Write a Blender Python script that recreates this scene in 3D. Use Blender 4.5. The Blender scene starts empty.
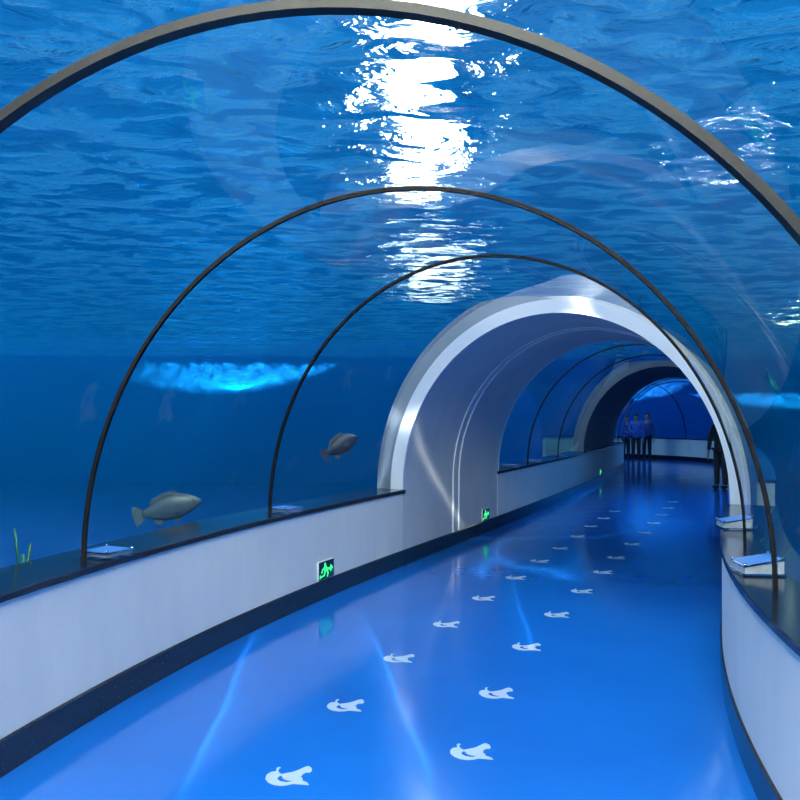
import bpy, bmesh, math, random
from mathutils import Vector, Matrix, Euler
random.seed(7)
PI = math.pi
scene = bpy.context.scene
col = scene.collection
F = 836.4; HZ = 415.1; EYE = 1.6

# ------------------------------------------------------------------ centre line of the tunnel
DS = 0.05
S0 = -9.0
KN = [(-9, 0.0), (-6, .1266), (0, .0651), (3, .0112), (6, -.0073), (9, -.0033), (14, -.0047), (23, -.0066), (24.2, -.294), (30, -.294), (40, 0)]
def kap(s):
    if s <= KN[0][0]: return 0
    for (a, ka), (b, kb) in zip(KN, KN[1:]):
        if s <= b: return ka + (kb-ka)*(s-a)/(b-a)
    return 0
SS = []; s = S0
while s < 33: SS.append(s); s += DS
hh = [0.0]
for a, b in zip(SS, SS[1:]): hh.append(hh[-1] + (kap(a)+kap(b))/2*DS)
i0 = min(range(len(SS)), key=lambda i: abs(SS[i]))
hh = [h - hh[i0] + .2978 for h in hh]
xx = [0.0]; yy = [0.0]
for i in range(1, len(SS)):
    h = (hh[i]+hh[i-1])/2
    xx.append(xx[-1]+math.sin(h)*DS); yy.append(yy[-1]+math.cos(h)*DS)
xx = [x-xx[i0]+.2317 for x in xx]; yy = [y-yy[i0]+5.0 for y in yy]
def cl(s):
    t = (s-S0)/DS; i = max(0, min(len(SS)-2, int(t))); t -= i
    return xx[i]+(xx[i+1]-xx[i])*t, yy[i]+(yy[i+1]-yy[i])*t, hh[i]+(hh[i+1]-hh[i])*t
TILT = [(-6, .0), (-2.7276, .0767), (-.8146, -.0492), (1.0679, .0508), (3.5187, .004), (6.8672, .0288), (9, 0), (40, 0)]
def tilt(s):
    if s <= TILT[0][0]: return 0
    for (a, ka), (b, kb) in zip(TILT, TILT[1:]):
        if s <= b: return ka+(kb-ka)*(s-a)/(b-a)
    return 0
def at(s, o, z, tl=False):
    x, y, h = cl(s)
    if tl: h += tilt(s)
    return Vector((x+o*math.cos(h), y-o*math.sin(h), z))
def ground(px, py, z=0.0):
    d = F*(EYE-z)/(py-HZ)
    return Vector(((px-400)/F*d, d, z))
def nearest(p):
    i = min(range(len(SS)), key=lambda i: (p.x-xx[i])**2+(p.y-yy[i])**2)
    return SS[i], hh[i], (p.x-xx[i])*math.cos(hh[i])-(p.y-yy[i])*math.sin(hh[i])
def srange(a, b, step=.15):
    n = max(2, int(math.ceil((b-a)/step)))
    return [a+(b-a)*i/n for i in range(n+1)]

W = 1.62; RG = 1.755; ZG = .8108; SYV = 1.1022
RP = 1.625; ZP = .8332
A1, A2, A3, P0, P1 = -2.7276, -.8146, 1.0679, 3.5187, 6.8672
SBEG, SEND = -8.0, 31.5

# ------------------------------------------------------------------ helpers
def tag(o, label=None, cat=None, group=None, kind=None):
    if label: o['label'] = label
    if cat: o['category'] = cat
    if group: o['group'] = group
    if kind: o['kind'] = kind
    return o
def link(name, me, mat=None, parent=None, smooth=False):
    o = bpy.data.objects.new(name, me); col.objects.link(o)
    if mat: me.materials.append(mat)
    if smooth:
        for p in me.polygons: p.use_smooth = True
    if parent: o.parent = parent
    return o
def obj(name, bm, mat=None, parent=None, smooth=False, recalc=True):
    if recalc: bmesh.ops.recalc_face_normals(bm, faces=bm.faces)
    me = bpy.data.meshes.new(name); bm.to_mesh(me); bm.free()
    return link(name, me, mat, parent, smooth)
def empty(name, loc=(0, 0, 0), rz=0.0):
    o = bpy.data.objects.new(name, None); col.objects.link(o)
    o.location = loc; o.rotation_euler = (0, 0, rz); o.empty_display_size = .1
    return o
def copy_tree(o, parent=None):
    c = o.copy(); col.objects.link(c)
    if parent: c.parent = parent
    for ch in list(o.children): copy_tree(ch, c)
    return c
def box(bm, lo, hi, bevel=0.0):
    r = bmesh.ops.create_cube(bm, size=1.0)
    for v in r['verts']:
        v.co = Vector([(lo[k]+hi[k])/2 + v.co[k]*(hi[k]-lo[k]) for k in range(3)])
    if bevel:
        es = list({e for v in r['verts'] for e in v.link_edges})
        bmesh.ops.bevel(bm, geom=es, offset=bevel, segments=2, affect='EDGES', profile=.5)
def cyl(bm, c, r, h, seg=16, r2=None):
    bmesh.ops.create_cone(bm, cap_ends=True, segments=seg, radius1=r, radius2=r if r2 is None else r2, depth=h,
                          matrix=Matrix.Translation(Vector(c)))
def sweep(prof, ss, tl=False, closed=True, caps=True, fn=None):
    """profile of (offset, z) carried along the tunnel"""
    bm = bmesh.new(); rows = []
    for s in ss:
        rows.append([bm.verts.new(at(s, o, z, tl)) for o, z in (fn(s) if fn else prof)])
    n = len(rows[0])
    for a, b in zip(rows, rows[1:]):
        for i in range(n if closed else n-1):
            j = (i+1) % n
            bm.faces.new((a[i], a[j], b[j], b[i]))
    if caps and closed:
        bm.faces.new(rows[0]); bm.faces.new(list(reversed(rows[-1])))
    return bm
def arch(R, zc, z0, n=64, sy=SYV):
    """open arch profile from left foot over the crown to the right foot"""
    pts = [(-R, z0)] if z0 < zc else []
    pts += [(-R*math.cos(PI*i/n), zc+R*sy*math.sin(PI*i/n)) for i in range(n+1)]
    if z0 < zc: pts.append((R, z0))
    return pts
def ring_profile(Ri, zi, Ro, zo, z0, n=64):
    return arch(Ri, zi, z0, n)+list(reversed(arch(Ro, zo, z0, n)))

# ------------------------------------------------------------------ materials
def mat(name):
    m = bpy.data.materials.new(name); m.use_nodes = True
    nt = m.node_tree
    for n in list(nt.nodes): nt.nodes.remove(n)
    return m, nt, nt.nodes.new('ShaderNodeOutputMaterial')
def N(nt, t, **kw):
    n = nt.nodes.new(t)
    for k, v in kw.items():
        if k in n.inputs: n.inputs[k].default_value = v
        else: setattr(n, k, v)
    return n
def coords(nt, scale=(1, 1, 1), rot=(0, 0, 0), kind='Object'):
    tc = N(nt, 'ShaderNodeTexCoord'); mp = N(nt, 'ShaderNodeMapping')
    mp.inputs['Scale'].default_value = scale; mp.inputs['Rotation'].default_value = rot
    nt.links.new(tc.outputs[kind], mp.inputs['Vector'])
    return mp.outputs['Vector']
def ramp(nt, fac, stops):
    r = N(nt, 'ShaderNodeValToRGB'); e = r.color_ramp.elements
    while len(e) < len(stops): e.new(.5)
    for k, (p, c) in enumerate(stops):
        e[k].position = p; e[k].color = c if len(c) == 4 else (*c, 1)
    nt.links.new(fac, r.inputs['Fac'])
    return r.outputs['Color']
def noise(nt, vec, scale, detail=3, rough=.5, dist=0.0):
    n = N(nt, 'ShaderNodeTexNoise'); n.inputs['Scale'].default_value = scale; n.inputs['Detail'].default_value = detail
    n.inputs['Roughness'].default_value = rough; n.inputs['Distortion'].default_value = dist
    nt.links.new(vec, n.inputs['Vector'])
    return n.outputs['Fac']
def mth(nt, op, a, b=None, c=None):
    n = N(nt, 'ShaderNodeMath', operation=op)
    for k, v in enumerate((a, b, c)):
        if v is None: continue
        if isinstance(v, (int, float)): n.inputs[k].default_value = v
        else: nt.links.new(v, n.inputs[k])
    return n.outputs[0]
def bump(nt, h, strength, dist=.02):
    b = N(nt, 'ShaderNodeBump'); b.inputs['Strength'].default_value = strength; b.inputs['Distance'].default_value = dist
    nt.links.new(h, b.inputs['Height'])
    return b.outputs['Normal']
def solid(name, c1, c2=None, rough=.5, nscale=6, stretch=(1, 1, 1), metallic=0, spec=.5, bmp=0, bscale=40, coat=0, kind='Object'):
    m, nt, out = mat(name)
    p = N(nt, 'ShaderNodeBsdfPrincipled'); p.inputs['Roughness'].default_value = rough
    p.inputs['Metallic'].default_value = metallic; p.inputs['Specular IOR Level'].default_value = spec
    p.inputs['Coat Weight'].default_value = coat; p.inputs['Coat Roughness'].default_value = .08
    v = coords(nt, stretch, kind=kind)
    c = ramp(nt, noise(nt, v, nscale, 5, .6), [(.3, c1), (.7, c2 or tuple(x*.85 for x in c1))])
    nt.links.new(c, p.inputs['Base Color'])
    if bmp: nt.links.new(bump(nt, noise(nt, v, bscale, 3), bmp, .01), p.inputs['Normal'])
    nt.links.new(p.outputs[0], out.inputs[0])
    return m
def emit(name, c, s):
    m, nt, out = mat(name)
    e = N(nt, 'ShaderNodeEmission'); e.inputs[0].default_value = (*c, 1); e.inputs[1].default_value = s
    nt.links.new(e.outputs[0], out.inputs[0])
    return m
def clear(name, tint, refl=1.0, rough=.0, ior=1.45):
    m, nt, out = mat(name)
    t = N(nt, 'ShaderNodeBsdfTransparent'); t.inputs[0].default_value = (*tint, 1)
    g = N(nt, 'ShaderNodeBsdfGlossy'); g.inputs['Roughness'].default_value = rough
    g.inputs['Color'].default_value = (1, 1, 1, 1)
    lw = N(nt, 'ShaderNodeFresnel'); lw.inputs['IOR'].default_value = ior
    geo = N(nt, 'ShaderNodeNewGeometry')
    vm = N(nt, 'ShaderNodeVectorMath', operation='DOT_PRODUCT')
    nt.links.new(geo.outputs['Normal'], vm.inputs[0]); nt.links.new(geo.outputs['Incoming'], vm.inputs[1])
    c = mth(nt, 'ABSOLUTE', vm.outputs['Value'])
    # Schlick's term, the same from both sides of the sheet
    f = mth(nt, 'MULTIPLY_ADD', mth(nt, 'POWER', mth(nt, 'SUBTRACT', 1.0, c), 5.0), .9*refl, .045*refl)
    nt.nodes.remove(lw)
    mx = N(nt, 'ShaderNodeMixShader')
    nt.links.new(f, mx.inputs[0]); nt.links.new(t.outputs[0], mx.inputs[1]); nt.links.new(g.outputs[0], mx.inputs[2])
    nt.links.new(mx.outputs[0], out.inputs[0])
    return m

M = {}
M['glass'] = clear('acrylic_sheet', (.94, .98, 1.0), .55)
M['clear'] = clear('clear_acrylic', (.80, .86, .92), 3.2, .03)
M['curb'] = solid('curb_paint', (.82, .78, .71), (.73, .70, .645), .55, 3, (1, 1, .35), bmp=.15, bscale=25)
M['arch'] = solid('arch_fibreglass', (.66, .64, .60), (.57, .555, .53), .42, 2.5, (1, 1, .5), bmp=.1, bscale=18)
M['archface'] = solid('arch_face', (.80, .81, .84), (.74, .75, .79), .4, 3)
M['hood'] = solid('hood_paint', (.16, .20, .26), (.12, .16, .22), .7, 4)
M['archdim'] = solid('arch_dimmed', (.16, .18, .21), (.11, .125, .15), .7, 4)  # second arch: the weak far light is put into a darker colour
M['joint'] = solid('joint_bead', (.88, .87, .84), (.84, .83, .80), .22, spec=.8)
M['rib'] = solid('rib_seal', (.012, .0115, .0125), (.009, .009, .011), .75, 20, spec=.08)
M['rib_near'] = solid('rib_seal_near', (.008, .0075, .008), (.006, .006, .0065), .6, 20, spec=.3)
M['white'] = solid('white_paint', (.8, .8, .8), (.75, .75, .77), .4)
M['blue_panel'] = solid('blue_label', (.10, .28, .70), (.08, .24, .62), .3)
M['frost'] = solid('frosted_acrylic', (.66, .68, .70), (.45, .47, .50), .12, 14, spec=.9)
M['smoke'] = solid('smoky_acrylic', (.20, .22, .26), (.14, .16, .20), .15, 14, spec=.8)
M['steel'] = solid('steel', (.75, .77, .80), (.65, .67, .70), .18, metallic=1)
M['decal'] = solid('decal_vinyl', (.40, .50, .60), (.34, .45, .57), .4, 30)
M['sign_face'] = solid('sign_face', (.004, .022, .016), (.004, .018, .014), .3)
M['green'] = emit('sign_green', (.05, 1.0, .28), 1.5)
M['tank'] = solid('tank_paint', (.002, .145, .70), (.002, .12, .60), .8, .25)
M['bed'] = solid('tank_bed', (.003, .085, .42), (.003, .06, .32), .9, .8)
M['kelp'] = solid('kelp', (.012, .12, .05), (.008, .09, .04), .5)
M['fish_pale'] = solid('fish_pale', (.055, .09, .105), (.03, .06, .085), .45, 7)  # water haze put into the body colour, bluish and muted
M['fish_dark'] = solid('fish_dark', (.006, .012, .03), (.010, .016, .035), .5, 7)
M['fish_fin'] = solid('fish_fin', (.03, .045, .07), (.04, .06, .08), .5, 9)
M['eye'] = solid('eye', (.01, .01, .01), None, .1)

def granite():
    m, nt, out = mat('black_granite')
    p = N(nt, 'ShaderNodeBsdfPrincipled'); p.inputs['Roughness'].default_value = .14; p.inputs['Specular IOR Level'].default_value = .35
    v = coords(nt)
    c = ramp(nt, noise(nt, v, 90, 2, .7), [(.30, (.008, .011, .018)), (.66, (.014, .018, .028)), (.72, (.10, .11, .13)), (.78, (.05, .06, .07))])
    nt.links.new(c, p.inputs['Base Color']); nt.links.new(p.outputs[0], out.inputs[0])
    return m
M['granite'] = granite()
def floor_mat():
    m, nt, out = mat('blue_epoxy')
    p = N(nt, 'ShaderNodeBsdfPrincipled'); p.inputs['Roughness'].default_value = .12; p.inputs['Specular IOR Level'].default_value = .55
    v = coords(nt)
    c = ramp(nt, noise(nt, v, 1.2, 5, .6), [(.3, (.006, .105, .44)), (.7, (.008, .125, .50))])
    nt.links.new(c, p.inputs['Base Color'])
    r = ramp(nt, noise(nt, v, 3.0, 3, .6), [(.3, (.09, .09, .09)), (.7, (.17, .17, .17))])
    nt.links.new(r, p.inputs['Roughness'])
    nt.links.new(bump(nt, noise(nt, v, 5, 2), .08, .01), p.inputs['Normal'])
    nt.links.new(p.outputs[0], out.inputs[0])
    return m
M['floor'] = floor_mat()
def surface_mat():
    m, nt, out = mat('water_surface')
    v = coords(nt, (1, 1, 1), (0, 0, .1))
    v2 = coords(nt, (.6, 1.0, 1), (0, 0, -.15))
    a = noise(nt, v2, 2.6, 4, .55, .8)
    b = noise(nt, v, .7, 2, .5)
    hgt = mth(nt, 'ADD', a, mth(nt, 'MULTIPLY', b, .9))
    nrm = bump(nt, hgt, 1.0, .30)
    fr = N(nt, 'ShaderNodeFresnel'); fr.inputs['IOR'].default_value = 1.33
    nt.links.new(nrm, fr.inputs['Normal'])
    t = N(nt, 'ShaderNodeBsdfTransparent'); t.inputs[0].default_value = (.95, .98, 1, 1)
    r = N(nt, 'ShaderNodeBsdfRefraction'); r.inputs['IOR'].default_value = 1.22; r.inputs['Roughness'].default_value = .06
    nt.links.new(nrm, r.inputs['Normal'])
    g = N(nt, 'ShaderNodeBsdfGlossy'); g.inputs['Roughness'].default_value = .06
    nt.links.new(nrm, g.inputs['Normal'])
    m1 = N(nt, 'ShaderNodeMixShader')
    mk = ramp(nt, a, [(.46, (.0, .0, .0)), (.52, (1, 1, 1))]); nt.links.new(mk, m1.inputs[0])
    r2 = N(nt, 'ShaderNodeBsdfRefraction'); r2.inputs['IOR'].default_value = 1.22; r2.inputs['Roughness'].default_value = .32
    nt.links.new(nrm, r2.inputs['Normal'])
    m0 = N(nt, 'ShaderNodeMixShader'); m0.inputs[0].default_value = .3
    nt.links.new(r.outputs[0], m0.inputs[1]); nt.links.new(r2.outputs[0], m0.inputs[2])
    nt.links.new(t.outputs[0], m1.inputs[1]); nt.links.new(m0.outputs[0], m1.inputs[2])
    m2 = N(nt, 'ShaderNodeMixShader')
    nt.links.new(fr.outputs[0], m2.inputs[0]); nt.links.new(m1.outputs[0], m2.inputs[1]); nt.links.new(g.outputs[0], m2.inputs[2])
    nt.links.new(m2.outputs[0], out.inputs[0])
    return m
M['surface'] = surface_mat()
def water_mat():
    m, nt, out = mat('sea_water')
    a = N(nt, 'ShaderNodeVolumeAbsorption'); a.inputs['Color'].default_value = (.15, .72, 1, 1); a.inputs['Density'].default_value = .075
    sc = N(nt, 'ShaderNodeVolumeScatter'); sc.inputs['Color'].default_value = (.0, .32, 1, 1); sc.inputs['Density'].default_value = .06
    sc.inputs['Anisotropy'].default_value = .25
    ad = N(nt, 'ShaderNodeAddShader')
    nt.links.new(a.outputs[0], ad.inputs[0]); nt.links.new(sc.outputs[0], ad.inputs[1])
    nt.links.new(ad.outputs[0], out.inputs['Volume'])
    return m
M['water'] = water_mat()

# ------------------------------------------------------------------ the setting
XL, XR, YF, YB, ZBED, ZSURF = -19.5, 24.0, -12.0, 38.0, -1.5, 4.2
def structure(o): o['kind'] = 'structure'; return o
def slab(name, lo, hi, m):
    bm = bmesh.new(); box(bm, lo, hi); return structure(obj(name, bm, m))
slab('wall_left', (XL-.3, YF, ZBED), (XL, YB, 5.0), M['tank'])
slab('wall_right', (XR, YF, ZBED), (XR+.3, YB, 5.0), M['tank'])
slab('wall_back', (XL-.3, YB, ZBED), (XR+.3, YB+.3, 5.0), M['tank'])
slab('wall_front', (XL-.3, YF-.3, ZBED), (XR+.3, YF, 5.0), M['tank'])
slab('ground', (XL-.3, YF-.3, ZBED-.3), (XR+.3, YB+.3, ZBED), M['bed'])
# tunnel floor
fl = structure(obj('floor', sweep([(-W-.02, 0), (W+.02, 0), (W+.02, -.3), (-W-.02, -.3)], srange(SBEG, SEND)), M['floor']))
# curbs, baseboards and the black stone ledges on top of them
ZL, TL = .765, .04
def side(name, sg, a, b, top=True, wi=W):
    w = structure(obj(name, sweep([(sg*wi, 0), (sg*wi, ZL), (sg*2.0, ZL), (sg*2.0, -.3), (sg*wi, -.3)], srange(a, b)), M['curb']))
    return w
nbase = [0]; ntrim = [0]
def base(name, sg, a, b, wi=W):
    return structure(obj(name, sweep([(sg*wi, .001), (sg*(wi-.012), .001), (sg*(wi-.012), .155), (sg*(wi-.004), .165), (sg*wi, .165)], srange(a, b)), M['granite']))
def ledge(sg, a, b, wi=W):
    ntrim[0] += 1
    return structure(obj('trim_%d' % ntrim[0], sweep([(sg*(wi-.012), ZL+.004), (sg*(wi-.012), ZL+TL-.006), (sg*(wi-.008), ZL+TL), (sg*2.02, ZL+TL), (sg*2.02, ZL+.0)], srange(a, b)), M['granite']))
side('wall_left_curb', -1, SBEG, P0); side('wall_left_far_curb', -1, P1, 22.0)
side('wall_right_curb', 1, SBEG, P0); side('wall_right_far_curb', 1, P1, SEND)
side('wall_left_bend', -1, 22.6, SEND, wi=1.75)
base('baseboard_left', -1, SBEG, 22.0); base('baseboard_right', 1, SBEG, SEND)
ledge(-1, SBEG, P0+.03); ledge(1, SBEG, P0+.03)
ledge(-1, P1-.0, 22.0); ledge(1, P1, SEND)
# end wall behind the camera and at the far end of the bend
capb = ring = None
for nm, s in (('wall_end_back', SBEG), ('wall_end_far', SEND)):
    prof = arch(RG+.03, ZG, -.3)
    structure(obj(nm, sweep(prof, [s-.1, s+.1] if s > 0 else [s-.1, s]), M['tank']))

# acrylic vault panels and the dark seals between them
segs = [(SBEG, A1), (A1, A2), (A2, A3), (A3, P0), (P1, 9.1), (9.1, 11.5), (11.5, 14.0), (19.5, 21.6), (21.6, 23.9), (23.9, 26.3), (26.3, 28.9), (28.9, SEND)]
prof = arch(RG, ZG, ZL+TL)
for k, (a, b) in enumerate(segs):
    structure(obj('window_%d' % (k+1), sweep(prof, srange(a, b, .12), True, False, False), M['glass'], smooth=True, recalc=False))
def rib(s, wd=.05):
    ntrim[0] += 1
    th = .014 if wd > .04 else .008
    p = ring_profile(RG-th, ZG, RG+.012, ZG, ZL+TL)
    bm = bmesh.new(); rows = []
    x, y, h = cl(s); h += tilt(s)
    for ds in (-wd/2, wd/2):
        rows.append([bm.verts.new((x+o*math.cos(h)+ds*math.sin(h), y-o*math.sin(h)+ds*math.cos(h), z)) for o, z in p])
    n = len(p)
    for i in range(n):
        j = (i+1) % n; bm.faces.new((rows[0][i], rows[0][j], rows[1][j], rows[1][i]))
    m = n//2
    for r in rows:
        for i in range(m-1): bm.faces.new((r[i], r[i+1], r[n-2-i], r[n-1-i]))
    return structure(obj('trim_%d' % ntrim[0], bm, M['rib_near' if wd > .04 else 'rib']))
for s in (A1, A2, A3, 9.1, 11.5, 21.6, 23.9, 26.3, 28.9): rib(s, .046 if s == A1 else .026)

# water: the body of it around the tunnel, and its rippled top
bm = bmesh.new()
box(bm, (XL+.02, YF+.02, ZBED+.02), (XR-.02, YB-.02, ZSURF-.12))
bmesh.ops.recalc_face_normals(bm, faces=bm.faces)
e = .04
pv = [(-2.04, -.34), (-2.04, ZL+TL+.01), (-RG-e, ZL+TL+.01)] + arch(RG+e, ZG, ZG, 64)[0:] + [(RG+e, ZL+TL+.01), (2.04, ZL+TL+.01), (2.04, -.34)]
b2 = sweep(pv, srange(SBEG-.15, SEND+.15, .2), True)
bmesh.ops.recalc_face_normals(b2, faces=b2.faces); bmesh.ops.reverse_faces(b2, faces=b2.faces)
tmp = bpy.data.meshes.new('tmp'); b2.to_mesh(tmp); b2.free(); bm.from_mesh(tmp); bpy.data.meshes.remove(tmp)
wt = obj('water', bm, M['water'], recalc=False); wt['kind'] = 'stuff'
tag(wt, 'clear blue sea water filling the tank around the tunnel', 'water')
bm = bmesh.new()
bmesh.ops.create_grid(bm, x_segments=40, y_segments=50, size=1)
for v in bm.verts:
    v.co *= .9995
    v.co = Vector(((XL+XR)/2+v.co.x*(XR-XL)/2, (YF+YB)/2+v.co.y*(YB-YF)/2, ZSURF+.03*math.sin(v.co.x*60)*math.cos(v.co.y*47)))
for f in bm.faces: f.normal_flip()
ws = obj('water_surface', bm, M['surface'], smooth=True, recalc=False); ws['kind'] = 'stuff'
tag(ws, 'rippled underside of the water surface above the glass tunnel', 'water surface')

# ------------------------------------------------------------------ archways (solid sections of the tunnel)
def archway(name, a, b, label, Ri, zi, Ro, z0, zo0, mv, mf):
    x, y, h = cl(a)
    root = empty(name, (x, y, 0)); tag(root, label, 'archway', 'solid archways of the tunnel')
    inv = Matrix.Translation(Vector((-x, -y, 0)))
    def part(nm, bm, m, smooth=False, rc=True):
        bm.transform(inv); return obj(nm, bm, m, root, smooth, rc)
    part('vault', sweep(ring_profile(Ri, zi, RG+.04, ZG, z0), srange(a+.012, b, .2), True), mv)
    part('front_face', sweep(ring_profile(Ri-.004, zi, RG+.01, ZG, zo0), [a-.02, a+.012], True), mf)
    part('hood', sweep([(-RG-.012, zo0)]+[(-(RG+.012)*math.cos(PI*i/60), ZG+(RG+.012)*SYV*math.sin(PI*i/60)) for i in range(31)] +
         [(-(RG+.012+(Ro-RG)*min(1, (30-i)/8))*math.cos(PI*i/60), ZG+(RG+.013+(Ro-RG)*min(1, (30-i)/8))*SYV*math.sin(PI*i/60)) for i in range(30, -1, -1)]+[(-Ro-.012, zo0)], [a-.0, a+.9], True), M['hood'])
    part('rear_face', sweep(ring_profile(Ri-.004, zi, RG+.04, ZG, zo0), [b-.012, b+.02], True), mf)
    return root, part
ar, part = archway('archway', P0, P1, 'pale grey solid archway with bright rim following the first glass vault', RP, ZP, 1.92, 0.0, ZL+TL+.002, M['arch'], M['archface'])
for s in (5.02, 5.22):
    part('joint_bead', sweep(ring_profile(RP-.014, ZP, RP+.004, ZP, .166), [s-.022, s+.022], True), M['joint'])
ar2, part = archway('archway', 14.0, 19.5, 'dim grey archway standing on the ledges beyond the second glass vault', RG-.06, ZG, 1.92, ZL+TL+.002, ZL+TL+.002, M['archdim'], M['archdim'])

# ------------------------------------------------------------------ exit signs
def poly(bm, pts, z0, z1, tf):
    lo = [bm.verts.new(tf(x, y, z0)) for x, y in pts]; hi = [bm.verts.new(tf(x, y, z1)) for x, y in pts]
    bm.faces.new(hi); bm.faces.new(list(reversed(lo)))
    for i in range(len(pts)):
        j = (i+1) % len(pts); bm.faces.new((lo[i], lo[j], hi[j], hi[i]))
def exit_sign(wd=.29, ht=.16):
    root = empty('exit_sign')
    bm = bmesh.new(); box(bm, (-wd/2, 0, 0), (wd/2, .016, ht), .002); obj('housing', bm, M['white'], root)
    bm = bmesh.new(); box(bm, (-wd/2+.004, .0162, .004), (wd/2-.004, .018, ht-.004)); fp = obj('face_panel', bm, M['sign_face'], root)
    tf = lambda x, y, z: (x*wd, .0182+z, y*ht)
    # seen from the front (+y side), +x runs to the viewer's left
    fx = lambda pts: [(-x, y) for x, y in pts]
    bm = bmesh.new()
    c = [(-.10+.055*math.cos(t*PI/6), .80+.10*math.sin(t*PI/6)) for t in range(12)]
    poly(bm, fx(c), 0, .002, tf)
    for pts in ([(-.17, .68), (-.02, .72), (.02, .44), (-.12, .40)], [(-.17, .68), (-.30, .55), (-.34, .38), (-.28, .38), (-.24, .50), (-.15, .58)],
                [(-.02, .72), (.08, .56), (.18, .58), (.18, .50), (.05, .46), (-.04, .58)], [(-.02, .44), (.06, .30), (.02, .10), (.08, .10), (.13, .32), (.03, .48)],
                [(-.12, .42), (-.18, .26), (-.36, .22), (-.36, .14), (-.14, .18), (-.06, .40)]):
        poly(bm, fx(pts), 0, .002, tf)
    obj('running_figure', bm, M['green'], fp)
    bm = bmesh.new(); poly(bm, fx([(.14, .44), (.26, .44), (.26, .30), (.42, .52), (.26, .74), (.26, .60), (.22, .60)]), 0, .002, tf)
    obj('arrow', bm, M['green'], fp)
    bm = bmesh.new(); poly(bm, fx([(-.44, .10), (-.38, .10), (-.38, .30), (-.44, .30)]), 0, .002, tf); obj('bar', bm, M['green'], fp)
    return root
def wall_s(px, o, z):
    """arc length at which the line at offset o, height z shows at picture column px"""
    best = min((abs(400+F*at(s, o, z).x/at(s, o, z).y-px), s) for s in [k*.02 for k in range(-150, 1150)] if at(s, o, z).y > .5)
    return best[1]
sign = None
for px, lab in ((326, 'green lit exit sign on the white left curb before the pale archway'),
                (485, 'green lit exit sign on the grey archway wall'), (600, 'small green exit sign on the far left curb beyond the archway')):
    s = wall_s(px, -W, .22)
    t = exit_sign() if sign is None else copy_tree(sign)
    sign = sign or t
    p = at(s, -W+.0005, .172); t.location = p; t.rotation_euler = (0, 0, -cl(s)[2]-PI/2)
    tag(t, lab, 'exit sign', 'exit signs along the left wall')

# ------------------------------------------------------------------ clear label boxes on the ledges
def label_box(h1=.016, dh=.0):
    root = empty('label_box'); side = M['frost'] if dh else M['smoke']
    L = .105
    bm = bmesh.new()
    box(bm, (-L, -L, 0), (L, L, .012))
    obj('base_plate', bm, M['clear'], root)
    bm = bmesh.new()
    lo = [bm.verts.new((x*L*.92, y*L*.92, .012)) for x, y in ((-1, -1), (1, -1), (1, 1), (-1, 1))]
    hi = [bm.verts.new((x*L*.92, y*L*.92, .012+h1+dh*(y+1)/2)) for x, y in ((-1, -1), (1, -1), (1, 1), (-1, 1))]
    for i in range(4):
        j = (i+1) % 4; bm.faces.new((lo[i], lo[j], hi[j], hi[i]))
    obj('side_wall', bm, side, root)
    sl = math.atan2(dh, 2*L*.92)
    tf = Matrix.Translation((0, 0, .012+h1+dh/2+.0006))@Matrix.Rotation(sl, 4, 'X')
    bm = bmesh.new(); box(bm, (-L, -L, 0), (L, L, .008), .001); bm.transform(tf); cv = obj('cover_plate', bm, M['clear'], root)
    bm = bmesh.new(); box(bm, (-L*.86, -L*.86, .0085), (L*.86, L*.86, .0100)); bm.transform(tf); obj('label_sheet', bm, M['blue_panel'], cv)
    for x in (-1, 1):
        for y in (-1, 1):
            bm = bmesh.new(); cyl(bm, (x*L*.9, y*L*.9, .012), .008, .012, 12); bm.transform(tf); obj('bolt', bm, M['steel'], cv, True)
    return root
lb = None
boxes = [(109, -(W+.09), 1.13, 'clear acrylic label box with blue sheet on left ledge at the nearest rib foot'),
         (285, -(W+.09), .96, 'clear acrylic label box on left ledge at the second rib foot, before the archway'),
         (756, W+.115, -PI/2-.05, 'silvery clear label box on the right ledge, nearest the camera'),
         (729, W+.08, -PI/2-.1, 'brightly glinting clear label box on the right ledge by the archway foot')]
for px, o, rz, lab in boxes:
    s = min((abs(400+F*at(q, o, ZL).x/at(q, o, ZL).y-px), q) for q in [k*.02 for k in range(-60, 170)])[1] if px != 756 else -.24
    if px == 729: s = min((abs(415+F*.79/at(q, o, ZL).y-525), q) for q in [k*.02 for k in range(20, 170)])[1]
    p = at(s, o, ZL+TL+.0005)
    pass
    if px == 756: lb = None
    t = (label_box() if o < 0 else label_box(.030, .035)) if lb is None else copy_tree(lb)
    lb = lb or t
    if px == 285: flat = t
    t.location = p; t.rotation_euler = (0, 0, rz)
    tag(t, lab, 'label box', 'label boxes on the ledges')
for s, lab in ((7.9, 'far clear label box at the start of the second glass vault'), (9.4, 'far clear label box second along the ledge beyond the archway'),
               (11.6, 'far clear label box third along the ledge beyond the archway'), (14.3, 'far clear label box fourth along the ledge beyond the archway')):
    t = copy_tree(flat); t.location = at(s, -(W+.10), ZL+TL+.0005); t.rotation_euler = (0, 0, -cl(s)[2]+PI/2-.2)
    tag(t, lab, 'label box', 'label boxes on the ledges')

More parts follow.
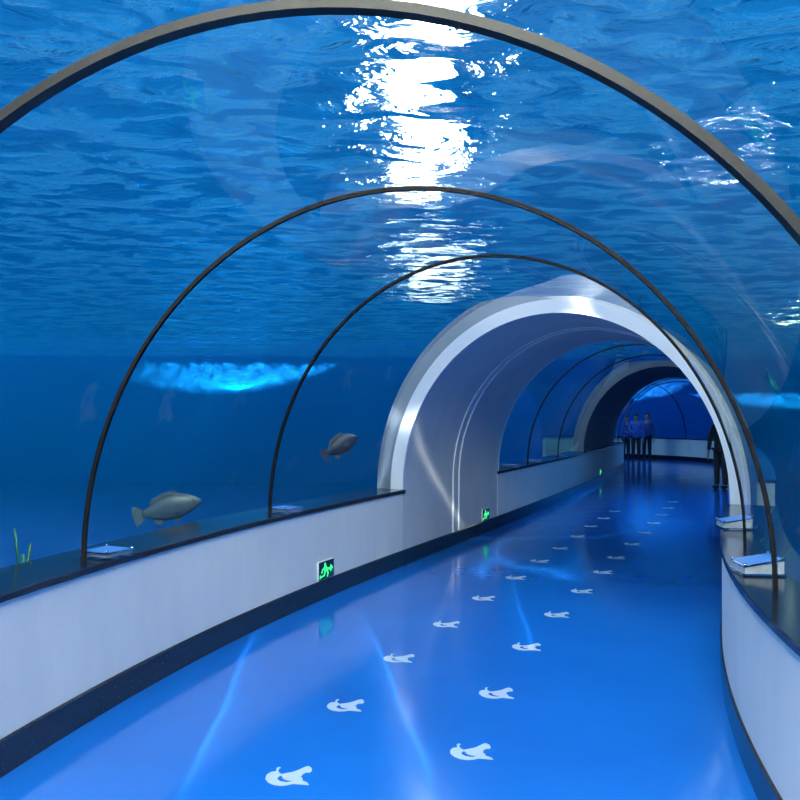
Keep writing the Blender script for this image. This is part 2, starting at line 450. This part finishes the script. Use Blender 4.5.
# ------------------------------------------------------------------ white mermaid decals on the floor
OUT = [(575,250),(610,240),(640,258),(646,285),(625,306),(590,306),(560,318),(535,345),(550,360),(555,385),(600,402),(616,428),(560,425),(460,418),(400,432),(330,438),(260,428),(210,405),(182,370),(195,330),(235,302),(290,293),(292,265),(315,250),(340,258),(325,265),(312,280),(316,302),(342,320)]
OUT2 = [(400,310),(460,298),(510,280)]
HOLE = [(342,335),(312,350),(300,370),(330,392),(400,402),(460,388),(400,385),(362,370)]
def dpt(q): return ground(250+q[0]/10, 740+q[1]/10)
c0 = ground(291, 774); s_, h0_, o_ = nearest(c0)
def decal():
    bm = bmesh.new()
    ov = [bm.verts.new(dpt(q)-c0+Vector((0, 0, .0012))) for q in OUT+OUT2]
    hv = [bm.verts.new(dpt(q)-c0+Vector((0, 0, .0012))) for q in HOLE]
    ed = [bm.edges.new((a, b)) for ring in (ov, hv) for a, b in zip(ring, ring[1:]+ring[:1])]
    bmesh.ops.triangle_fill(bm, use_beauty=True, use_dissolve=False, edges=ed)
    for f in bm.faces:
        f.normal_update()
        if f.normal.z < 0: f.normal_flip()
    r = bmesh.ops.extrude_face_region(bm, geom=list(bm.faces))
    for v in r['geom']:
        if isinstance(v, bmesh.types.BMVert): v.co.z += .0008
    bm.transform(Matrix.Rotation(h0_, 4, 'Z'))
    return obj('floor_decal', bm, M['decal'])
ORD = ['frontmost', 'second', 'third', 'fourth', 'fifth', 'sixth', 'seventh', 'eighth', 'ninth', 'tenth', 'eleventh', 'twelfth', 'thirteenth', 'fourteenth', 'fifteenth']
left = [(291,774),(347,704),(400,657),(447,623),(484,597),(516,576.5),(540,560),(560,547),(577.5,535),(591,525),(604,517),(615,510)]
right = [(472,749),(497,691),(527,645),(557,613),(582,589.5),(603,570.5),(616,556)]
right += [None]*0
d0 = None
def put(p, lab):
    global d0
    s, h, o = nearest(p)
    t = decal() if d0 is None else d0.copy()
    if d0 is None: d0 = t
    else: col.objects.link(t)
    t.location = p; t.rotation_euler = (0, 0, -h)
    tag(t, lab, 'floor decal', 'mermaid decals in two rows on the blue floor')
for k, q in enumerate(left): put(ground(*q), 'white mermaid decal on blue floor, %s in the row nearer the left curb' % ORD[k])
sl = nearest(ground(*right[-1]))[0]
rp = [ground(*q) for q in right] + [at(sl+1.13*k, .36, 0) for k in range(1, 7)]
for k, p in enumerate(rp): put(p, 'white mermaid decal on blue floor, %s in the right-hand row' % ORD[k])

# ------------------------------------------------------------------ fish
def fish(name, px, py, dist, length, roll, yaw, body, label, dp=1.2):
    p = Vector(((px-400)/F*dist, dist, EYE-(py-HZ)/F*dist))
    root = empty(name, p); root.rotation_euler = Euler((0, -roll, yaw), 'XYZ')
    tag(root, label, 'fish', 'fish in the tank')
    L = length
    secs = [(.50, .012, .010, -.01), (.47, .035, .028, -.008), (.40, .075, .052, 0), (.30, .120, .074, .006), (.18, .150, .084, .008), (.04, .158, .082, .006),
            (-.10, .142, .066, 0), (-.22, .105, .044, -.004), (-.31, .066, .025, -.006), (-.37, .050, .015, -.006), (-.40, .052, .010, -.006)]
    bm = bmesh.new(); rows = []
    for x, hy, wx, zc in secs:
        rows.append([bm.verts.new((x*L, wx*L*math.cos(t*PI/8), zc*L+hy*dp*L*math.sin(t*PI/8))) for t in range(16)])
    for a, b in zip(rows, rows[1:]):
        for i in range(16): bm.faces.new((a[i], a[(i+1) % 16], b[(i+1) % 16], b[i]))
    bm.faces.new(rows[0]); bm.faces.new(list(reversed(rows[-1])))
    obj('body', bm, body, root, True)
    def fin(nm, pts, th=.008, tf=None, m=None):
        bm = bmesh.new(); poly(bm, pts, -th*L, th*L, lambda x, y, z: (x*L, z, y*L*(dp if not tf else 1)))
        if tf: bm.transform(tf)
        return obj(nm, bm, m or M['fish_fin'], root)
    fin('tail_fin', [(-.37, .045), (-.44, .09), (-.52, .125), (-.545, .05), (-.54, -.05), (-.52, -.135), (-.44, -.10), (-.37, -.055)], m=body)
    fin('dorsal_fin', [(.22, .14), (.17, .19), (.05, .205), (-.08, .19), (-.20, .165), (-.27, .12), (-.26, .08), (-.1, .13), (.1, .15)], .006)
    fin('anal_fin', [(-.10, -.13), (-.17, -.185), (-.25, -.16), (-.26, -.08), (-.18, -.10)], .006)
    fin('pelvic_fin', [(.16, -.14), (.08, -.20), (.03, -.19), (.08, -.145)], .006)
    for sg in (-1, 1):
        fin('pectoral_fin', [(0, .02), (-.05, .055), (-.115, .045), (-.13, -.01), (-.10, -.06), (-.04, -.05), (0, -.025)], .005,
            Matrix.Translation((.20*L, sg*.084*L, -.03*L))@Matrix.Rotation(-sg*.30, 4, 'Z'))
        bm = bmesh.new(); bmesh.ops.create_uvsphere(bm, u_segments=10, v_segments=8, radius=.016*L, matrix=Matrix.Translation((.385*L, sg*.048*L, .028*L)))
        obj('eye', bm, M['eye'], root, True)
    return root
fish('fish', 170, 509, 6.6, .52, .24, .10, M['fish_pale'], 'pale grey grouper swimming nose up behind the glass past the first rib')
fish('fish', 341, 446, 8.6, .40, .50, .25, M['fish_dark'], 'smaller dark fish swimming nose up before the archway', 1.5)

# ------------------------------------------------------------------ kelp at the left
def kelp(p, label, hgt=2.2):
    root = empty('kelp', p); tag(root, label, 'seaweed')
    for k in range(9):
        a = k*2.4; bm = bmesh.new(); prev = None
        H_ = hgt*(.86+.14*random.random()); r0 = .02+.06*random.random(); ph = random.random()*6
        for i in range(15):
            t = i/14; w = .022*(1-.75*t)+.004
            c = Vector((r0*math.cos(a)+.10*t*math.sin(ph+3*t), r0*math.sin(a)+.10*t*math.cos(ph+2.5*t), t*H_))
            d = Vector((math.cos(a+t), math.sin(a+t), 0))*w; e_ = Vector((-math.sin(a+t), math.cos(a+t), 0))*.003
            cur = [bm.verts.new(c+q) for q in (-d, e_, d, -e_)]
            if prev:
                for j in range(4): bm.faces.new((prev[j], prev[(j+1) % 4], cur[(j+1) % 4], cur[j]))
            else: bm.faces.new(cur)
            prev = cur
        bm.faces.new(prev)
        obj('frond', bm, M['kelp'], root, True)
    return root
kelp((-2.15, 4.6, ZBED), 'faint green seaweed behind the glass at the far left above the ledge', 2.62)

# ------------------------------------------------------------------ people
def skin_mesh(nm, joints, edges, levels=1):
    me = bpy.data.meshes.new(nm)
    me.from_pydata([j[0] for j in joints], edges, []); o = bpy.data.objects.new(nm, me); col.objects.link(o)
    md = o.modifiers.new('skin', 'SKIN'); md.use_smooth_shade = True
    for i, j in enumerate(joints):
        r = j[1]; v = me.skin_vertices[0].data[i]; v.radius = r if isinstance(r, tuple) else (r, r); v.use_root = (i == 0)
    if levels:
        sb = o.modifiers.new('sub', 'SUBSURF'); sb.levels = levels; sb.render_levels = levels
    dg = bpy.context.evaluated_depsgraph_get(); dg.update()
    m2 = bpy.data.meshes.new_from_object(o.evaluated_get(dg)); m2.name = nm
    bpy.data.objects.remove(o); bpy.data.meshes.remove(me)
    for p in m2.polygons: p.use_smooth = True
    return m2
def person(p, facing, hgt, top, legs, hair, label, arms=((.26, .02, .95), (.27, .06, .78)), arms2=None, lean=0.0, lbl2=None):
    """local frame: looks along +y, x to its right"""
    k = hgt/1.72
    root = empty('person', p, facing); tag(root, label, 'person')
    V = lambda x, y, z: Vector((x*k, y*k, z*k))
    J = []; E = []
    def j(x, y, z, r, par=None):
        J.append((V(x, y, z), (r*k if not isinstance(r, tuple) else (r[0]*k, r[1]*k))))
        if par is not None: E.append((par, len(J)-1))
        return len(J)-1
    pel = j(0, 0, .93, (.145, .105)); wa = j(0, .005, 1.08, (.13, .095), pel); ch = j(0, .01, 1.27, (.155, .11), wa); nb = j(0, 0, 1.43, (.07, .06), ch)
    nk = j(0, .01, 1.49, .052, nb); hd = j(0, .02, 1.57, (.068, .080), nk); ht = j(0, .015, 1.655, (.072, .088), hd); j(0, .01, 1.705, (.045, .055), ht)
    nose = j(0, .115, 1.575, .012, hd)
    hands = []
    for sg in (-1, 1):
        A = arms if sg > 0 or arms2 is None else arms2
        sh = j(sg*.165, 0, 1.40, .055, ch); el = j(sg*A[0][0], A[0][1], A[0][2]+.15, .040, sh); wr = j(sg*A[1][0], A[1][1], A[1][2]+.06, .026, el)
        d = (V(*[sg*A[1][0], A[1][1], A[1][2]+.06])-V(sg*A[0][0], A[0][1], A[0][2]+.15)).normalized()/k
        q = Vector((sg*A[1][0], A[1][1], A[1][2]+.06))
        pm = q+d*.075; pj = j(pm.x, pm.y, pm.z, (.020, .034), wr)
        for f in range(4):
            off = (f-1.5)*.017; ln = (.065, .08, .074, .055)[f]
            a_ = pm+d*.03+Vector((0, off, 0)); b_ = a_+d*ln*.6; c_ = b_+d*ln*.5+Vector((-sg*.018, 0, 0))
            i1 = j(a_.x, a_.y, a_.z, .0085, pj); i2 = j(b_.x, b_.y, b_.z, .008, i1); j(c_.x, c_.y, c_.z, .007, i2)
        th = pm+Vector((-sg*.005, .035, 0)); t1 = j(th.x, th.y, th.z, .011, wr); th2 = th+d*.045+Vector((0, .012, 0)); j(th2.x, th2.y, th2.z, .008, t1)
    for sg in (-1, 1):
        hp = j(sg*.085, 0, .86, .085, pel); kn = j(sg*.095, .015, .48, .058, hp); an = j(sg*.10, -.01, .09, .038, kn)
        j(sg*.105, .07, .035, (.042, .030), an)
    obj_ = link('body', skin_mesh('body', J, E), M_skin, root)
    # jacket and trousers follow the body
    J2 = []; E2 = []
    def j2(x, y, z, r, par=None):
        J2.append((V(x, y, z), (r*k if not isinstance(r, tuple) else (r[0]*k, r[1]*k))))
        if par is not None: E2.append((par, len(J2)-1))
        return len(J2)-1
    a0 = j2(0, 0, .80, (.175, .135)); a = j2(0, 0, .92, (.178, .138), a0); b = j2(0, .005, 1.08, (.160, .122), a); c = j2(0, .01, 1.27, (.172, .128), b); d = j2(0, 0, 1.42, (.085, .075), c)
    for sg in (-1, 1):
        A = arms if sg > 0 or arms2 is None else arms2
        sh = j2(sg*.168, 0, 1.40, .070, c); el = j2(sg*A[0][0], A[0][1], A[0][2]+.15, .056, sh); j2(sg*A[1][0], A[1][1], A[1][2]+.06, .042, el)
    link('jacket', skin_mesh('jacket', J2, E2), top, root)
    J2 = []; E2 = []
    a = j2(0, 0, .96, (.160, .122))
    for sg in (-1, 1):
        hp = j2(sg*.088, 0, .84, .100, a); kn = j2(sg*.097, .015, .48, .074, hp); j2(sg*.102, -.005, .07, .060, kn)
    link('trousers', skin_mesh('trousers', J2, E2), legs, root)
    for sg in (-1, 1):
        bm = bmesh.new(); bmesh.ops.create_uvsphere(bm, u_segments=12, v_segments=8, radius=1)
        for v in bm.verts: v.co = V(sg*.105+v.co.x*.048, .045+v.co.y*.125, .045+v.co.z*.045 if v.co.z > 0 else .045+v.co.z*.045)
        obj('shoe', bm, M_dark, root, True)
        bm = bmesh.new(); bmesh.ops.create_uvsphere(bm, u_segments=8, v_segments=6, radius=.011*k, matrix=Matrix.Translation(V(sg*.032, .098, 1.605)))
        obj('eye', bm, M['eye'], root, True)
    bm = bmesh.new(); bmesh.ops.create_uvsphere(bm, u_segments=20, v_segments=12, radius=1)
    for v in bm.verts:
        x, y, z = v.co; v.co = V(x*.083, .000+y*.102, 1.645+z*.082) if z > -.2 else V(x*.080, -.035+y*.075, 1.645+z*.11)
    obj('hair', bm, hair, root, True)
    return root
M_skin = solid('skin', (.42, .27, .20), (.38, .24, .18), .5)
M_dark = solid('dark_cloth', (.012, .014, .022), (.018, .02, .028), .8)
M_jean = solid('navy_trousers', (.015, .025, .06), (.02, .03, .07), .8)
M_bluej = solid('blue_jacket', (.04, .11, .48), (.03, .09, .40), .7)
M_blueb = solid('bright_blue_jacket', (.06, .16, .62), (.05, .13, .52), .7)
M_violet = solid('slate_blue_coat', (.07, .10, .32), (.05, .08, .26), .7)
M_hair = solid('dark_hair', (.012, .011, .014), (.02, .018, .02), .6)
def stand(px, py): return ground(px, py)
P_ = [(626, 458.0, PI+.3, 1.64, M_bluej, M_jean, 'person in a dull blue jacket and navy trousers, leftmost of the distant group'),
      (636, 460.0, PI-.2, 1.70, M_blueb, M_dark, 'person in a bright blue jacket in the middle of the distant group'),
      (647, 459.2, PI-.5, 1.74, M_violet, M_dark, 'person in a slate blue coat and dark trousers, rightmost of the distant group')]
for px, py, fc, hg, top, lg, lab in P_:
    person(stand(px, py), fc, hg, top, lg, M_hair, lab, arms=((.25, .06, .98), (.16, .24, 1.02)), arms2=((.25, .0, .95), (.25, .05, .76)))
person(ground(721, 487), PI-.9, 1.70, M_dark, M_dark, M_hair, 'person in dark clothes standing half hidden behind the right rim of the pale archway')

# ------------------------------------------------------------------ light
w = bpy.data.worlds.new('sky'); scene.world = w; w.use_nodes = True
nt = w.node_tree
for n in list(nt.nodes): nt.nodes.remove(n)
out = N(nt, 'ShaderNodeOutputWorld'); bg = N(nt, 'ShaderNodeBackground')
tc = N(nt, 'ShaderNodeTexCoord'); sp = N(nt, 'ShaderNodeSeparateXYZ'); nt.links.new(tc.outputs['Generated'], sp.inputs[0])
c = ramp(nt, sp.outputs['Z'], [(0.0, (.0, .05, .22)), (.25, (.002, .12, .45)), (.6, (.02, .29, .82)), (1.0, (.16, .5, 1.0))])
nt.links.new(c, bg.inputs[0]); bg.inputs[1].default_value = .9
nt.links.new(bg.outputs[0], out.inputs[0])
def area(name, loc, target, size, power, color, sy=None):
    l = bpy.data.lights.new(name, 'AREA'); l.energy = power; l.color = color; l.size = size
    if sy: l.shape = 'RECTANGLE'; l.size_y = sy
    o = bpy.data.objects.new(name, l); col.objects.link(o); o.location = loc
    o.rotation_euler = (Vector(target)-Vector(loc)).to_track_quat('-Z', 'Y').to_euler()
    return o
area('skylight', (.25, 9.0, 6.0), (.25, 9.0, 0), .62, 330, (.97, 1.0, .97), 6.5)
area('rear_fill', (-.6, -1.5, 6.5), (-.6, 1.5, 0), 3, 3100, (1.0, .94, .82))  # unseen fill added behind the camera for curbs and floor
area('tank_fill', (-17, 17, 9), (-6, 32, 0), 8, 5000, (.5, .68, 1.0))  # added out of view to brighten the tank walls
area('glitter_fill', (.8, 19, 6.4), (.8, 19, 0), 1.0, 110, (.9, .97, 1.0), 6)  # unseen extra lamp, added for glitter below the main patch
def gobo(name, loc, target, angle, power, color, build, up='Y', radius=.01):
    l = bpy.data.lights.new(name, 'SPOT'); l.energy = power; l.color = color; l.spot_size = angle; l.spot_blend = .3; l.shadow_soft_size = radius
    o = bpy.data.objects.new(name, l); col.objects.link(o); o.location = loc
    o.rotation_euler = (Vector(target)-Vector(loc)).to_track_quat('-Z', up).to_euler()
    l.use_nodes = True; nt = l.node_tree; em = nt.nodes['Emission']
    tc = N(nt, 'ShaderNodeTexCoord'); sp = N(nt, 'ShaderNodeSeparateXYZ'); nt.links.new(tc.outputs['Normal'], sp.inputs[0])
    z = mth(nt, 'ABSOLUTE', sp.outputs['Z'])
    u = mth(nt, 'DIVIDE', sp.outputs['X'], z); v = mth(nt, 'DIVIDE', sp.outputs['Y'], z)
    cb = N(nt, 'ShaderNodeCombineXYZ'); nt.links.new(u, cb.inputs[0]); nt.links.new(v, cb.inputs[1])
    nt.links.new(build(nt, u, v, cb.outputs[0]), em.inputs['Strength'])
    return o
def caustic(nt, u, v, vec):
    # mask of thin bright lines, imitating light focused by surface ripples
    n = N(nt, 'ShaderNodeTexNoise'); n.inputs['Scale'].default_value = 1.6; n.inputs['Detail'].default_value = 2
    nt.links.new(vec, n.inputs['Vector'])
    ad = N(nt, 'ShaderNodeVectorMath', operation='MULTIPLY_ADD'); ad.inputs[1].default_value = (.9, .9, 0)
    nt.links.new(n.outputs['Color'], ad.inputs[0]); nt.links.new(vec, ad.inputs[2])
    vo = N(nt, 'ShaderNodeTexVoronoi', feature='DISTANCE_TO_EDGE'); vo.inputs['Scale'].default_value = 1.7
    nt.links.new(ad.outputs[0], vo.inputs['Vector'])
    return mth(nt, 'MULTIPLY', mth(nt, 'POWER', mth(nt, 'SUBTRACT', 1.0, mth(nt, 'MINIMUM', mth(nt, 'MULTIPLY', vo.outputs['Distance'], 11.0), 1.0)), 4.0), 1.0)
def streaks(lx, ly, hgt, lines):
    # mask of long bright bands, imitating light bent by the acrylic edges
    def f(nt, u, v, vec):
        tot = None
        nz = mth(nt, 'MULTIPLY', mth(nt, 'SUBTRACT', noise(nt, vec, 5, 3, .6), .5), .03)
        for x0, y0, x1, y1, bend, wd, fan, amp in lines:
            a0, b0, a1, b1 = (x0-lx)/hgt, (y0-ly)/hgt, (x1-lx)/hgt, (y1-ly)/hgt
            t = mth(nt, 'DIVIDE', mth(nt, 'SUBTRACT', v, b0), b1-b0)
            cx = mth(nt, 'ADD', mth(nt, 'MULTIPLY_ADD', t, a1-a0, a0), mth(nt, 'MULTIPLY', mth(nt, 'MULTIPLY', t, mth(nt, 'SUBTRACT', 1.0, t)), bend))
            d = mth(nt, 'SUBTRACT', mth(nt, 'ADD', u, nz), cx)
            core = mth(nt, 'SUBTRACT', 1.0, mth(nt, 'DIVIDE', mth(nt, 'ABSOLUTE', d), wd)); core.node.use_clamp = True
            tail = mth(nt, 'SUBTRACT', 1.0, mth(nt, 'DIVIDE', d, fan)); tail.node.use_clamp = True
            st = mth(nt, 'GREATER_THAN', mth(nt, 'MULTIPLY', d, 1.0 if fan > 0 else -1.0), 0.0)
            tail = mth(nt, 'MULTIPLY', mth(nt, 'MULTIPLY', mth(nt, 'POWER', tail, 2.0), st), .35)
            e0 = mth(nt, 'MULTIPLY', t, 6.0); e0.node.use_clamp = True
            e1 = mth(nt, 'MULTIPLY', mth(nt, 'SUBTRACT', 1.0, t), 4.0); e1.node.use_clamp = True
            w_ = mth(nt, 'MULTIPLY', mth(nt, 'MULTIPLY', mth(nt, 'ADD', core, tail), mth(nt, 'MULTIPLY', e0, e1)), amp)
            tot = w_ if tot is None else mth(nt, 'ADD', tot, w_)
        return tot
    return f
LX, LY, LH = .1, 5.0, 4.0
floor_lines = []
for q0, q1, bend, wd, fan, amp in (((178, 815), (262, 618), .0, .006, .05, 1.0), ((446, 815), (362, 612), .02, .006, -.07, .8), ((534, 655), (512, 572), .0, .006, -.04, .7)):
    g0, g1 = ground(*q0), ground(*q1)
    floor_lines.append((g0.x, g0.y, g1.x, g1.y, bend, wd, fan, amp))
g = gobo('streak_gobo', (LX, LY, LH), (LX, LY, 0), 2.4, 1500, (1, .98, .95), streaks(LX, LY, LH, floor_lines))  # added masked spot that draws the streaks on the floor
g.rotation_euler = (0, 0, 0)
gobo('ripple_gobo', (.2, 5.6, 4.0), (1.25, 9.3, 1.5), .85, 2500, (1, .97, .95), caustic)  # added masked spot, draws caustic lines on the pale archway
def pool(a, u0, b, top, wob):
    def f(nt, u, v, vec):
        nz = noise(nt, vec, 22, 4, .65)
        lo = mth(nt, 'SUBTRACT', v, mth(nt, 'MULTIPLY_ADD', mth(nt, 'POWER', mth(nt, 'ABSOLUTE', mth(nt, 'SUBTRACT', u, u0)), 2.0), a, -b))     # above the lower arc
        lo = mth(nt, 'MULTIPLY', lo, 30.0); lo.node.use_clamp = True
        hi = mth(nt, 'MULTIPLY', mth(nt, 'SUBTRACT', mth(nt, 'MULTIPLY_ADD', nz, wob, top-wob/2), v), 60.0); hi.node.use_clamp = True
        return mth(nt, 'MULTIPLY', mth(nt, 'MULTIPLY', lo, hi), mth(nt, 'MAXIMUM', mth(nt, 'MULTIPLY_ADD', nz, 3.6, -1.05), .12))
    return f
area('glint_fill', (4.6, 12, 6.9), (0, 0, 1.6), .10, 3, (1, 1, 1))  # small unseen lamps added to put glints on the water
area('glint_fill', (11.6, 25, 5.6), (0, 0, 1.6), .2, 14, (1, 1, 1))
gobo('far_patch_gobo', (-5.2, 27, 2.4), (-5.2, 38, 3.0), 1.2, 110000, (.25, .62, 1.0), pool(.45, -.3, .05, .085, .07))  # added masked spot, shapes the left bright patch on the back wall
gobo('right_patch_gobo', (15.5, 29, 1.8), (17.6, 38, 2.2), 1.2, 70000, (.25, .62, 1.0), pool(.3, 0, .03, .06, .05))  # added masked spot for the bright patch at right
gobo('bend_patch_gobo', (9.5, 33.8, 2.2), (11.6, 38, 3.0), 1.2, 3500, (.5, .85, 1.0), pool(1.6, 0, .12, .2, .14))  # added masked spot for the bright patch behind the bend

# ------------------------------------------------------------------ camera
cam = bpy.data.cameras.new('camera'); co = bpy.data.objects.new('camera', cam); col.objects.link(co)
cam.sensor_width = 36; cam.sensor_fit = 'HORIZONTAL'; cam.lens = 36*F/800
co.location = (0, 0, EYE); cam.clip_end = 300; cam.clip_start = .02
pitch = math.atan((HZ-400)/F)
co.rotation_euler = (PI/2+pitch, 0, 0)
co.rotation_mode = 'XYZ'
co.rotation_euler = (Matrix.Rotation(PI/2+pitch, 3, 'X')@Matrix.Rotation(.0052, 3, 'Z')).to_euler()
scene.camera = co
scene.view_settings.view_transform = 'Standard'
try: scene.view_settings.look = 'None'
except Exception: pass
scene.view_settings.gamma = 1; scene.view_settings.exposure = 0; scene.view_settings.use_curve_mapping = False
scene.cycles.transparent_max_bounces = 40
scene.cycles.max_bounces = 10
scene.cycles.volume_bounces = 0
scene.cycles.use_denoising = True
scene.cycles.sample_clamp_indirect = 6
